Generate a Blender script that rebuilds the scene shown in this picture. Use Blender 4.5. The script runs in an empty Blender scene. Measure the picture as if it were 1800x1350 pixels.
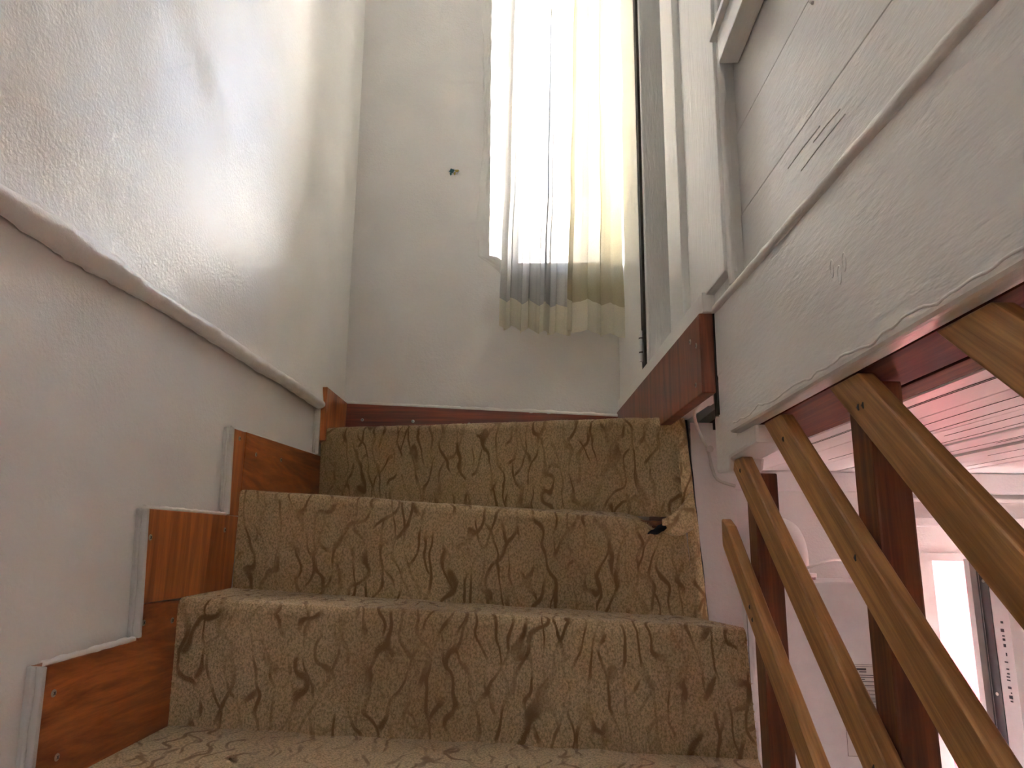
import bpy, bmesh, math, random
import numpy as np
from mathutils import Vector, Matrix, noise

random.seed(4)
rng = np.random.default_rng(7)
EYE = 1.9            # camera height above the lower floor; the builder takes heights relative to the eye
scene = bpy.context.scene
C = scene.collection

# ------------------------------------------------------------------ camera, world, sun, exposure
cam_d = bpy.data.cameras.new('camera')
cam_d.sensor_width = 36.0
cam_d.lens = 25.0
cam_d.clip_start = 0.02
cam = bpy.data.objects.new('camera', cam_d)
C.objects.link(cam)
right = Vector((0.99918871, 0.03744514, 0.01482517))
up = Vector((-0.00629284, -0.21843, 0.97583233))
back = Vector((0.03977844, -0.97513394, -0.21801716))
m = Matrix((right, up, back)).transposed().to_4x4()
m.translation = Vector((0, 0, EYE))
cam.matrix_world = m
scene.camera = cam

world = bpy.data.worlds.new('sky')
scene.world = world
world.use_nodes = True
wn = world.node_tree.nodes
wl = world.node_tree.links
wn.clear()
sky = wn.new('ShaderNodeTexSky')
sky.sky_type = 'NISHITA'
sky.sun_disc = False
sky.sun_elevation = math.radians(42)
sky.sun_rotation = math.radians(114)
sky.dust_density = 8.0
bg = wn.new('ShaderNodeBackground')
bg.inputs['Strength'].default_value = 0.80
wo = wn.new('ShaderNodeOutputWorld')
wl.new(sky.outputs[0], bg.inputs['Color'])
wl.new(bg.outputs[0], wo.inputs['Surface'])

sun_d = bpy.data.lights.new('sun', 'SUN')
sun_d.energy = 16.0
sun_d.angle = math.radians(0.6)
sun_d.color = (1.0, 0.95, 0.87)
sun = bpy.data.objects.new('sun', sun_d)
C.objects.link(sun)
sun.rotation_euler = Vector((-0.80, 0.36, -0.78)).to_track_quat('-Z', 'Y').to_euler()

scene.view_settings.view_transform = 'Standard'
scene.view_settings.look = 'None'
scene.view_settings.gamma = 1.0
scene.view_settings.use_curve_mapping = False
scene.view_settings.exposure = 3.32
scene.cycles.max_bounces = 8
scene.cycles.diffuse_bounces = 6
scene.cycles.transparent_max_bounces = 10
scene.cycles.use_adaptive_sampling = True
scene.cycles.adaptive_threshold = 0.12
scene.cycles.sample_clamp_indirect = 8.0

# ------------------------------------------------------------------ materials
MATS = {}

def base_mat(name):
    mt = bpy.data.materials.new(name)
    mt.use_nodes = True
    nt = mt.node_tree
    bs = nt.nodes['Principled BSDF']
    MATS[name] = mt
    return mt, nt, bs

def N(nt, kind, **kw):
    n = nt.nodes.new(kind)
    for k, v in kw.items():
        if k in n.inputs:
            n.inputs[k].default_value = v
        else:
            setattr(n, k, v)
    return n

def pos_node(nt, scale=(1, 1, 1), rot=(0, 0, 0)):
    g = N(nt, 'ShaderNodeNewGeometry')
    mp = N(nt, 'ShaderNodeMapping')
    mp.inputs['Scale'].default_value = scale
    mp.inputs['Rotation'].default_value = rot
    nt.links.new(g.outputs['Position'], mp.inputs['Vector'])
    return mp.outputs[0]

def ramp(nt, src, stops):
    r = N(nt, 'ShaderNodeValToRGB')
    cr = r.color_ramp
    while len(cr.elements) < len(stops):
        cr.elements.new(0.5)
    for e, (p, c) in zip(cr.elements, stops):
        e.position = p
        e.color = (c[0], c[1], c[2], 1)
    nt.links.new(src, r.inputs[0])
    return r.outputs[0]

def noise_tex(nt, vec, scale, detail=4, rough=0.55, dist=0.0):
    n = N(nt, 'ShaderNodeTexNoise', Scale=scale, Detail=detail, Roughness=rough, Distortion=dist)
    nt.links.new(vec, n.inputs['Vector'])
    return n.outputs[0]

def bump(nt, height, strength, dist, prev=None):
    b = N(nt, 'ShaderNodeBump', Strength=strength, Distance=dist)
    nt.links.new(height, b.inputs['Height'])
    if prev:
        nt.links.new(prev, b.inputs['Normal'])
    return b.outputs[0]

def srgb(r, g, b):
    f = lambda c: (c / 255 / 12.92) if c / 255 <= 0.04045 else ((c / 255 + 0.055) / 1.055) ** 2.4
    return (f(r), f(g), f(b))

def paint(name, col, rough=0.35, fine=0.25, coarse=0.35, brush=(1, 1, 1), var=0.06, spec=0.5):
    """glossy brushed oil paint over uneven plaster or board"""
    mt, nt, bs = base_mat(name)
    v = pos_node(nt)
    vb = pos_node(nt, brush)
    n1 = noise_tex(nt, v, 3.2, 2, 0.6)
    lo = tuple(c * (1 - var) for c in col)
    hi = tuple(min(1, c * (1 + var)) for c in col)
    nt.links.new(ramp(nt, n1, [(0.3, lo), (0.7, hi)]), bs.inputs['Base Color'])
    n2 = noise_tex(nt, vb, 160, 2, 0.65)
    n3 = noise_tex(nt, vb, 28, 3, 0.6, 0.6)
    b1 = bump(nt, n3, coarse, 0.004)
    b2 = bump(nt, n2, fine * 1.8, 0.0018, b1)
    nt.links.new(b2, bs.inputs['Normal'])
    rr = N(nt, 'ShaderNodeMapRange')
    rr.inputs['To Min'].default_value = rough - 0.06
    rr.inputs['To Max'].default_value = rough + 0.08
    nt.links.new(n1, rr.inputs['Value'])
    nt.links.new(rr.outputs[0], bs.inputs['Roughness'])
    bs.inputs['Specular IOR Level'].default_value = spec
    return mt

def wood(name, dark, light, rot=(0, 0, 0), scale=(60, 60, 3), rough=0.38, wob=1.2, bmp=0.15, pores=0.35):
    """grain along the local Z of the mapping"""
    mt, nt, bs = base_mat(name)
    v = pos_node(nt, (1, 1, 1), rot)
    mp = N(nt, 'ShaderNodeMapping')
    mp.inputs['Scale'].default_value = scale
    nt.links.new(v, mp.inputs['Vector'])
    n1 = noise_tex(nt, mp.outputs[0], 0.7, 5, 0.62, wob)
    mp2 = N(nt, 'ShaderNodeMapping')
    mp2.inputs['Scale'].default_value = tuple(s * 6 for s in scale)
    nt.links.new(v, mp2.inputs['Vector'])
    n2 = noise_tex(nt, mp2.outputs[0], 1.0, 3, 0.6)
    mid = tuple((a + b) / 2 for a, b in zip(dark, light))
    c1 = ramp(nt, n1, [(0.36, dark), (0.5, mid), (0.62, light)])
    mx = N(nt, 'ShaderNodeMix', data_type='RGBA', blend_type='MULTIPLY')
    mx.inputs['Factor'].default_value = pores
    nt.links.new(c1, mx.inputs['A'])
    nt.links.new(ramp(nt, n2, [(0.35, (0.45, 0.4, 0.36)), (0.6, (1, 1, 1))]), mx.inputs['B'])
    nt.links.new(mx.outputs['Result'], bs.inputs['Base Color'])
    nt.links.new(bump(nt, n2, bmp, 0.0008), bs.inputs['Normal'])
    bs.inputs['Roughness'].default_value = rough
    return mt

def plain(name, col, rough=0.5, metal=0.0):
    mt, nt, bs = base_mat(name)
    v = pos_node(nt)
    n1 = noise_tex(nt, v, 20, 3)
    nt.links.new(ramp(nt, n1, [(0.3, tuple(c * 0.95 for c in col)), (0.7, tuple(min(1, c * 1.04) for c in col))]), bs.inputs['Base Color'])
    bs.inputs['Roughness'].default_value = rough
    bs.inputs['Metallic'].default_value = metal
    return mt

paint('wall_paint', (0.86, 0.845, 0.81), 0.30, 0.24, 0.16)
paint('wall_paint_grey', (0.82, 0.80, 0.775), 0.42, 0.25, 0.25)
paint('board_paint', (0.85, 0.835, 0.815), 0.30, 0.24, 0.26, (1, 0.25, 1))
paint('trim_paint', (0.85, 0.845, 0.82), 0.36, 0.35, 0.5, (1, 1, 0.15))
paint('room_paint', (0.85, 0.81, 0.80), 0.45, 0.25, 0.5)
paint('ceiling_paint', (0.84, 0.80, 0.80), 0.30, 0.25, 0.4, (1, 0.12, 1))
paint('edge_paint', (0.66, 0.645, 0.61), 0.55, 0.5, 0.9, var=0.22)
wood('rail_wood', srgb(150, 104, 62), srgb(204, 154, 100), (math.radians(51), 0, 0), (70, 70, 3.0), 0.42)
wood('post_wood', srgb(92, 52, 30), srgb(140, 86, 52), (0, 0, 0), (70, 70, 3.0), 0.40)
wood('skirt_wood_v', srgb(146, 78, 38), srgb(205, 124, 68), (0, 0, 0), (26, 26, 2.2), 0.35, 1.8)
wood('skirt_wood_h', srgb(136, 70, 34), srgb(198, 116, 62), (math.radians(90), 0, 0), (30, 22, 3.4), 0.35, 2.2)
wood('skirt_wood_x', srgb(92, 40, 24), srgb(146, 70, 42), (0, math.radians(90), 0), (30, 30, 2.0), 0.35, 1.6)
wood('skirt_wood_dark', srgb(98, 48, 30), srgb(148, 80, 52), (0, 0, 0), (26, 26, 2.2), 0.38, 1.8)
wood('beam_wood', srgb(92, 50, 30), srgb(138, 84, 54), (math.radians(90), 0, 0), (40, 40, 2.0), 0.55)
MATS['beam_wood'].node_tree.nodes['Principled BSDF'].inputs['Specular IOR Level'].default_value = 0.15
plain('flat_white', (0.80, 0.80, 0.80), 0.4)
plain('boiler_white', (0.80, 0.81, 0.82), 0.28)
plain('plastic_white', (0.80, 0.79, 0.77), 0.35)
plain('pvc_white', (0.78, 0.77, 0.76), 0.3)
plain('gasket', (0.20, 0.21, 0.22), 0.5)
plain('hardware', (0.06, 0.06, 0.06), 0.35, 0.3)
plain('screw_steel', (0.45, 0.42, 0.36), 0.35, 0.8)
plain('backing', (0.03, 0.035, 0.04), 0.9)
plain('gap_dark', (0.05, 0.045, 0.04), 0.9)
plain('cable_white', (0.68, 0.66, 0.62), 0.4)
plain('ink', (0.07, 0.07, 0.08), 0.6)
plain('sticker_paper', (0.72, 0.72, 0.70), 0.45)
plain('sticker_teal', (0.05, 0.17, 0.18), 0.4)
plain('sticker_yellow', (0.45, 0.36, 0.05), 0.4)
plain('pink_render', (0.42, 0.080, 0.100), 0.9)
plain('white_render', (0.88, 0.87, 0.85), 0.9)
plain('pipe_grey', (0.035, 0.045, 0.065), 0.6)
plain('concrete', (0.5, 0.48, 0.45), 0.9)
plain('floor_lino', (0.45, 0.38, 0.30), 0.5)

def carpet_mat(name='carpet', through=0.0):
    mt, nt, bs = base_mat(name)
    # worm-like lines over treads and risers alike: contour lines of three independent fields
    v = pos_node(nt, (1, 1, 0.72))
    brk = noise_tex(nt, v, 17, 2, 0.5)          # the lines come and go
    acc = None
    for sc, sh, dist, rz in ((10.5, 0.0, 8.0, 0.25), (8.0, 5.3, 10.0, -0.45)):
        mp = N(nt, 'ShaderNodeMapping')
        mp.inputs['Location'].default_value = (sh, sh * 1.7, -sh)
        mp.inputs['Rotation'].default_value = (0, rz, 0)
        nt.links.new(v, mp.inputs['Vector'])
        wa = N(nt, 'ShaderNodeTexWave', wave_type='BANDS', bands_direction='X', wave_profile='SIN')
        wa.inputs['Scale'].default_value = sc
        wa.inputs['Distortion'].default_value = dist
        wa.inputs['Detail'].default_value = 1.5
        wa.inputs['Detail Scale'].default_value = 1.7
        wa.inputs['Detail Roughness'].default_value = 0.45
        nt.links.new(mp.outputs[0], wa.inputs['Vector'])
        mr = N(nt, 'ShaderNodeMapRange', interpolation_type='SMOOTHSTEP')
        mr.inputs['From Min'].default_value = 0.86
        mr.inputs['From Max'].default_value = 0.985
        nt.links.new(wa.outputs['Fac'], mr.inputs['Value'])
        bk = noise_tex(nt, mp.outputs[0], 19, 1, 0.5)
        bmr = N(nt, 'ShaderNodeMapRange', interpolation_type='SMOOTHSTEP')
        bmr.inputs['From Min'].default_value = 0.40
        bmr.inputs['From Max'].default_value = 0.52
        nt.links.new(bk, bmr.inputs['Value'])
        ml = N(nt, 'ShaderNodeMath', operation='MULTIPLY')
        nt.links.new(mr.outputs[0], ml.inputs[0])
        nt.links.new(bmr.outputs[0], ml.inputs[1])
        if acc is None:
            acc = ml.outputs[0]
        else:
            mxm = N(nt, 'ShaderNodeMath', operation='MAXIMUM')
            nt.links.new(acc, mxm.inputs[0])
            nt.links.new(ml.outputs[0], mxm.inputs[1])
            acc = mxm.outputs[0]
    bm_ = N(nt, 'ShaderNodeMapRange', interpolation_type='SMOOTHSTEP')
    bm_.inputs['From Min'].default_value = 0.40
    bm_.inputs['From Max'].default_value = 0.56
    bm_.inputs['To Min'].default_value = 0.35
    nt.links.new(brk, bm_.inputs['Value'])
    line = N(nt, 'ShaderNodeMath', operation='MULTIPLY')
    nt.links.new(acc, line.inputs[0])
    nt.links.new(bm_.outputs[0], line.inputs[1])
    big = noise_tex(nt, v, 4.0, 2, 0.6)
    basec = ramp(nt, big, [(0.3, srgb(212, 182, 140)), (0.5, srgb(226, 198, 156)), (0.7, srgb(236, 213, 172))])
    fine = noise_tex(nt, v, 330, 2, 0.7)
    mx0 = N(nt, 'ShaderNodeMix', data_type='RGBA', blend_type='MULTIPLY')
    mx0.inputs['Factor'].default_value = 0.9
    nt.links.new(basec, mx0.inputs['A'])
    nt.links.new(ramp(nt, fine, [(0.34, (0.46, 0.42, 0.37)), (0.60, (1, 1, 1))]), mx0.inputs['B'])
    mx = N(nt, 'ShaderNodeMix', data_type='RGBA', blend_type='MIX')
    nt.links.new(line.outputs[0], mx.inputs['Factor'])
    nt.links.new(mx0.outputs['Result'], mx.inputs['A'])
    mx.inputs['B'].default_value = (*srgb(148, 116, 82), 1)
    nt.links.new(mx.outputs['Result'], bs.inputs['Base Color'])
    if not through:
        nt.links.new(bump(nt, fine, 0.35, 0.002), bs.inputs['Normal'])
    bs.inputs['Roughness'].default_value = 0.95
    bs.inputs['Specular IOR Level'].default_value = 0.1
    bs.inputs['Sheen Weight'].default_value = 0.25
    bs.inputs['Sheen Roughness'].default_value = 0.5
    if through:                                  # single yarns let light pass
        tl = N(nt, 'ShaderNodeBsdfTranslucent')
        nt.links.new(mx.outputs['Result'], tl.inputs['Color'])
        ms = N(nt, 'ShaderNodeMixShader')
        ms.inputs[0].default_value = through
        nt.links.new(bs.outputs[0], ms.inputs[1])
        nt.links.new(tl.outputs[0], ms.inputs[2])
        nt.links.new(ms.outputs[0], nt.nodes['Material Output'].inputs['Surface'])
    return mt
carpet_mat()
carpet_mat('carpet_yarn', 0.5)

def cloth(name, col, see, trans):
    """thin woven cloth: part open weave, part light passing through the yarn"""
    mt = bpy.data.materials.new(name)
    mt.use_nodes = True
    nt = mt.node_tree
    nt.nodes.remove(nt.nodes['Principled BSDF'])
    out = nt.nodes['Material Output']
    v = pos_node(nt)
    n1 = noise_tex(nt, v, 260, 3, 0.7)
    cc = ramp(nt, n1, [(0.3, tuple(c * 0.90 for c in col)), (0.7, col)])
    d = N(nt, 'ShaderNodeBsdfDiffuse')
    t = N(nt, 'ShaderNodeBsdfTranslucent')
    tr = N(nt, 'ShaderNodeBsdfTransparent')
    nt.links.new(cc, d.inputs['Color'])
    nt.links.new(cc, t.inputs['Color'])
    m1 = N(nt, 'ShaderNodeMixShader')
    m1.inputs[0].default_value = trans
    nt.links.new(d.outputs[0], m1.inputs[1])
    nt.links.new(t.outputs[0], m1.inputs[2])
    m2 = N(nt, 'ShaderNodeMixShader')
    m2.inputs[0].default_value = see
    nt.links.new(m1.outputs[0], m2.inputs[1])
    nt.links.new(tr.outputs[0], m2.inputs[2])
    nt.links.new(m2.outputs[0], out.inputs['Surface'])
    MATS[name] = mt
cloth('sheer_cloth', (0.54, 0.53, 0.505), 0.11, 0.64)
cloth('cream_cloth', (0.52, 0.46, 0.31), 0.01, 0.60)
cloth('hem_cloth', (0.82, 0.78, 0.65), 0.02, 0.60)  # lighter than the curtains: backlight glow at the hem put into the colour

def glass_mat():
    mt = bpy.data.materials.new('glass')
    mt.use_nodes = True
    nt = mt.node_tree
    nt.nodes.remove(nt.nodes['Principled BSDF'])
    tr = N(nt, 'ShaderNodeBsdfTransparent')
    tr.inputs[0].default_value = (0.95, 0.97, 0.97, 1)
    gl = N(nt, 'ShaderNodeBsdfGlossy', Roughness=0.02)
    fr = N(nt, 'ShaderNodeFresnel', IOR=1.35)
    mx = N(nt, 'ShaderNodeMixShader')
    nt.links.new(fr.outputs[0], mx.inputs[0])
    nt.links.new(tr.outputs[0], mx.inputs[1])
    nt.links.new(gl.outputs[0], mx.inputs[2])
    nt.links.new(mx.outputs[0], nt.nodes['Material Output'].inputs['Surface'])
    MATS['glass'] = mt
glass_mat()

# ------------------------------------------------------------------ builders
class MB:
    def __init__(self):
        self.v = []
        self.f = []
    def add(self, vs, fs):
        o = len(self.v)
        self.v += [tuple(p) for p in vs]
        self.f += [tuple(i + o for i in f) for f in fs]
        return self
    def hexa(self, c):
        """8 corners: bottom ring of four, top ring of four"""
        return self.add(c, [(3, 2, 1, 0), (4, 5, 6, 7), (0, 1, 5, 4), (1, 2, 6, 5), (2, 3, 7, 6), (3, 0, 4, 7)])
    def box(self, x0, x1, y0, y1, z0, z1):
        return self.hexa([(x0, y0, z0), (x1, y0, z0), (x1, y1, z0), (x0, y1, z0), (x0, y0, z1), (x1, y0, z1), (x1, y1, z1), (x0, y1, z1)])
    def prism_yz(self, poly, x0, x1):
        n = len(poly)
        vs = [(x0, y, z) for y, z in poly] + [(x1, y, z) for y, z in poly]
        fs = [tuple(range(n)), tuple(range(2 * n - 1, n - 1, -1))]
        fs += [(i, i + n, (i + 1) % n + n, (i + 1) % n) for i in range(n)]
        return self.add(vs, fs)
    def prism_xy(self, poly, z0, z1):
        n = len(poly)
        vs = [(x, y, z0) for x, y in poly] + [(x, y, z1) for x, y in poly]
        fs = [tuple(range(n)), tuple(range(2 * n - 1, n - 1, -1))]
        fs += [(i, i + n, (i + 1) % n + n, (i + 1) % n) for i in range(n)]
        return self.add(vs, fs)
    def tube(self, pts, r, n=8, caps=True):
        pts = [Vector(p) for p in pts]
        rs = r if isinstance(r, (list, tuple)) else [r] * len(pts)
        vs = []
        ref = None
        for i, p in enumerate(pts):
            t = (pts[min(i + 1, len(pts) - 1)] - pts[max(i - 1, 0)]).normalized()
            if ref is None:
                ref = t.orthogonal().normalized()
            ref = (ref - t * ref.dot(t)).normalized()
            b = t.cross(ref)
            for k in range(n):
                a = 2 * math.pi * k / n
                vs.append(p + (ref * math.cos(a) + b * math.sin(a)) * rs[i])
        fs = []
        for i in range(len(pts) - 1):
            for k in range(n):
                k2 = (k + 1) % n
                fs.append((i * n + k, i * n + k2, (i + 1) * n + k2, (i + 1) * n + k))
        if caps:
            fs.append(tuple(range(n - 1, -1, -1)))
            fs.append(tuple((len(pts) - 1) * n + k for k in range(n)))
        return self.add(vs, fs)
    def grid(self, fn, nu, nv):
        vs = [fn(i / nu, j / nv) for j in range(nv + 1) for i in range(nu + 1)]
        w = nu + 1
        fs = [(j * w + i, j * w + i + 1, (j + 1) * w + i + 1, (j + 1) * w + i) for j in range(nv) for i in range(nu)]
        return self.add(vs, fs)

def world_loc(o):
    p = Vector(o.location)
    while o.parent:
        o = o.parent
        p = p + Vector(o.location)
    return p

def link(o, parent):
    C.objects.link(o)
    if parent is not None:
        o.parent = parent

def obj(name, mb, mat, parent=None, bevel=0.0, smooth=False, recalc=True, seg=2):
    vs = [Vector((x, y, z + EYE)) for x, y, z in mb.v]
    lo = Vector([min(p[i] for p in vs) for i in range(3)])
    hi = Vector([max(p[i] for p in vs) for i in range(3)])
    org = Vector(((lo.x + hi.x) / 2, (lo.y + hi.y) / 2, lo.z))
    me = bpy.data.meshes.new(name)
    me.from_pydata([p - org for p in vs], [], mb.f)
    me.update()
    if recalc or bevel:
        bm = bmesh.new()
        bm.from_mesh(me)
        if recalc:
            bmesh.ops.recalc_face_normals(bm, faces=bm.faces)
        if bevel:
            es = [e for e in bm.edges if len(e.link_faces) == 2 and e.calc_face_angle(0) > 0.5]
            bmesh.ops.bevel(bm, geom=es, offset=bevel, segments=seg, profile=0.6, affect='EDGES', clamp_overlap=True)
        bm.to_mesh(me)
        bm.free()
    if smooth:
        me.polygons.foreach_set('use_smooth', [True] * len(me.polygons))
    me.materials.append(MATS[mat])
    o = bpy.data.objects.new(name, me)
    link(o, parent)
    o.location = org - (world_loc(parent) if parent is not None else Vector((0, 0, 0)))
    return o

def thing(name, label, cat, loc, group=None, kind=None):
    o = bpy.data.objects.new(name, None)
    o.empty_display_size = 0.05
    C.objects.link(o)
    o.location = (loc[0], loc[1], loc[2] + EYE)
    return tag(o, label, cat, group, kind)

def tag(o, label, cat=None, group=None, kind=None):
    o['label'] = label
    if cat:
        o['category'] = cat
    if group:
        o['group'] = group
    if kind:
        o['kind'] = kind
    return o

ZT = 3.0           # upper ceiling, well above the frame

def wob(p, amp, sc, seed=0.0):
    return amp * noise.noise(Vector((p[0] * sc + seed, p[1] * sc - seed, p[2] * sc + 2 * seed)))

def box(*a):
    return MB().box(*a)

# ------------------------------------------------------------------ left wall: lower plaster, proud upper plaster, rough ledge
XL = -0.583
wall_l = thing('wall_left', 'glossy white painted left stairwell wall with a long plaster ledge', 'wall', (XL - 0.05, 0, -1.9), kind='structure')

def lower_wall(u, v):
    y, z = -2.4 + 4.45 * u, -1.9 + 2.243 * v
    p = (XL, y, z)
    return (XL + wob(p, 0.006, 2.2, 3) + wob(p, 0.002, 9, 5), y, z)
mb = MB().grid(lower_wall, 150, 70)
mb.box(XL - 0.14, XL - 0.02, -2.4, 2.05, -1.9, 0.343)
obj('lower_plaster', mb, 'wall_paint', wall_l, smooth=True, recalc=False)

def up_x(z):
    return -0.568 - 0.018 * max(0, (z - 0.345)) / 1.3
def upper_wall(u, v):
    y = -2.4 + 4.42 * u
    if v < 0.02:
        z, dx = 0.338, -0.03
    else:
        z, dx = 0.345 + 2.68 * ((v - 0.02) / 0.98) ** 1.15, 0
    p = (0, y, z)
    bulge = 0.003 * math.exp(-((z - 0.345) / 0.03) ** 2)
    k = wob(p, 0.006, 1.7, 1) + wob(p, 0.0025, 6, 2) + wob(p, 0.0010, 22, 4)
    # a shallow crease where an old panel lies under the plaster
    d = (y - 1.10) * 0.55 + (z - 0.72) * 0.83
    k += 0.004 / (1 + math.exp(-d / 0.012)) * math.exp(-((y - 1.05) / 0.25) ** 2)
    fade = min(1.0, (2.02 - y) / 0.12)
    return (up_x(z) + dx + bulge + k * fade + 0.002, y, z)
mb = MB().grid(upper_wall, 230, 140)
mb.box(XL - 0.14, XL - 0.04, -2.4, 2.05, 0.34, ZT + 0.03)
obj('upper_plaster', mb, 'wall_paint', wall_l, smooth=True, recalc=False)

def ledge(u, v):
    y = -2.4 + 4.19 * u
    a = math.pi * (v - 0.5) * 1.25
    r = 0.0125 + wob((0, y, 0), 0.003, 9, 8) + wob((0, y, v), 0.0025, 30, 9) + wob((0, y, v * 0.2), 0.0045, 75, 10) * math.exp(-((y - 0.88) / 0.14) ** 2) + (0.006 * math.exp(-((y - 0.80) / 0.10) ** 2))
    return (-0.571 + r * 1.25 * math.cos(a), y, 0.346 + r * math.sin(a) + wob((0, y, 0), 0.006, 3.1, 6))
mb = MB().grid(ledge, 420, 10)
obj('plaster_ledge', mb, 'wall_paint', wall_l, smooth=True, recalc=False)

# ------------------------------------------------------------------ back wall with the deep window
YB = 2.0
OX0, OX1, OZ0, OZ1 = -0.155, 0.205, 0.82, 2.70
wall_b = thing('wall_back', 'grey-white back wall of the stair landing with a deep window recess', 'wall', (0.1, YB + 0.12, -1.9), kind='structure')
xs = list(np.linspace(-0.75, OX0, 34)) + list(np.linspace(OX0, OX1, 19))[1:] + list(np.linspace(OX1, 0.95, 24))[1:]
zs = list(np.linspace(-0.2, OZ0, 44)) + list(np.linspace(OZ0, OZ1, 76))[1:] + list(np.linspace(OZ1, ZT + 0.05, 8))[1:]
def lean(z):
    return -0.012 * max(0, z - OZ0)
mb = MB()
vs, fs = [], []
W = len(xs)
for j, z in enumerate(zs):
    for i, x in enumerate(xs):
        p = (x, YB, z)
        k = wob(p, 0.008, 2.4, 11) + wob(p, 0.0025, 8, 12)
        near = max(0, min(1, 1 - min(abs(x - OX0), 1) / 0.05))
        vs.append((x + (lean(z) if abs(x - OX0) < 1e-6 else 0), YB + k * (1 - 0.5 * near), z))
for j in range(len(zs) - 1):
    for i in range(W - 1):
        if xs[i] >= OX0 - 1e-6 and xs[i + 1] <= OX1 + 1e-6 and zs[j] >= OZ0 - 1e-6 and zs[j + 1] <= OZ1 + 1e-6:
            continue
        fs.append((j * W + i, j * W + i + 1, (j + 1) * W + i + 1, (j + 1) * W + i))
mb.add(vs, fs)
YO = 2.26
RX0, RX1, RZ0, RZ1 = -0.105, 0.235, 0.84, 2.67
# splayed reveals
def ring(y, x0, x1, z0, z1, ln=0):
    return [(x0, y, z0), (x1, y, z0), (x1, y, z1), (x0 + ln, y, z1)]
r0 = ring(YB + 0.002, OX0, OX1, OZ0, OZ1, lean(OZ1))
r1 = ring(YO, RX0, RX1, RZ0, RZ1)
mb.add(r0 + r1, [(i, (i + 1) % 4, (i + 1) % 4 + 4, i + 4) for i in range(4)])
# outer leaf
o0 = ring(YO, RX0, RX1, RZ0, RZ1)
o1 = ring(YO, -0.75, 0.95, -0.2, ZT + 0.05)
mb.add(o0 + o1, [(i, (i + 1) % 4, (i + 1) % 4 + 4, i + 4) for i in range(4)])
mb.box(-0.75, 0.40, YB + 0.02, YO, -1.9, -0.2)
obj('plaster', mb, 'wall_paint_grey', wall_b, smooth=False, recalc=False)
bpy.data.objects['plaster'].data.polygons.foreach_set('use_smooth', [len(p.vertices) == 4 and i < len(fs) for i, p in enumerate(bpy.data.objects['plaster'].data.polygons)])

# rough hand-smeared plaster rim around the opening
def rim(u, v):
    # runs down the left edge, then turns under the sill corner
    L1 = 1.12
    s = u * 1.24
    if s < L1:
        z = 1.96 - s
        cx, cz = OX0 + lean(z), z
        nx, nz = -1, 0
    else:
        a = min(1, (s - L1) / 0.12) * math.pi / 2
        cx, cz = OX0 + 0.045 * math.sin(a), 0.84 - 0.045 * (1 - math.cos(a)) * 0.9
        nx, nz = -math.cos(a), -math.sin(a)
    w = 0.026 + wob((s, 0, 0), 0.014, 5, 21) + wob((s, v, 0), 0.005, 18, 22) + 0.016 * math.exp(-((s - 1.02) / 0.16) ** 2)
    h = 0.009 * (1 - v) ** 0.6 * (0.7 + 1.3 * abs(wob((s, v * 0.3, 0), 1, 14, 23))) - 0.003 * v
    return (cx + nx * w * v, YB - h + wob((s * 3, v, 0), 0.002, 20, 24) * (1 - v), cz + nz * w * v)
obj('plaster_rim', MB().grid(rim, 260, 10), 'wall_paint', wall_b, smooth=True, recalc=False)

# baseboard at the back of the landing
bb = thing('baseboard_back', 'low dark red-brown wooden skirting board under the back wall', 'skirting board', (-0.17, YB, 0.25), kind='structure')
obj('board', MB().hexa([(-0.568, YB - 0.022, 0.25), (0.228, YB - 0.022, 0.21), (0.228, YB, 0.21), (-0.568, YB, 0.25),
                        (-0.568, YB - 0.022, 0.383), (0.228, YB - 0.022, 0.350), (0.228, YB, 0.350), (-0.568, YB, 0.383)]), 'skirt_wood_x', bb, bevel=0.002)
def caulk(u, v):
    x = -0.568 + 0.796 * u
    z = 0.385 - 0.033 * u
    a = math.pi * (v - 0.3)
    r = 0.006 + abs(wob((x, 0, 0), 0.006, 18, 31)) + wob((x, v, 0), 0.002, 50, 32)
    return (x, YB - 0.014 - r * math.cos(a) * 0.9, z + r * math.sin(a))
obj('caulk_line', MB().grid(caulk, 220, 6), 'wall_paint', bb, smooth=True, recalc=False)

def screw(parent, x, y, z, nrm, r=0.0045):
    n = Vector(nrm).normalized()
    p = Vector((x, y, z))
    mb = MB().tube([p - n * 0.002, p + n * 0.0008, p + n * 0.0015], [r, r, r * 0.6], 10)
    s = obj('screw', mb, 'screw_steel', parent)
    o = n.orthogonal().normalized()
    q = n.cross(o)
    c = p + n * 0.0016
    d = MB()
    for a, b in ((o, q), (q, o)):
        a2, b2 = a * r * 0.55, b * r * 0.14
        d.hexa([tuple(c - a2 - b2 - n * 0.0003), tuple(c + a2 - b2 - n * 0.0003), tuple(c + a2 + b2 - n * 0.0003), tuple(c - a2 + b2 - n * 0.0003),
                tuple(c - a2 - b2 + n * 0.0002), tuple(c + a2 - b2 + n * 0.0002), tuple(c + a2 + b2 + n * 0.0002), tuple(c - a2 + b2 + n * 0.0002)])
    obj('cross_slot', d, 'ink', s)
for px, pz in ((-0.505, 0.335), (-0.36, 0.332), (-0.20, 0.325), (-0.02, 0.318)):
    screw(bb, px, YB - 0.022, pz, (0, -1, 0))

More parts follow.
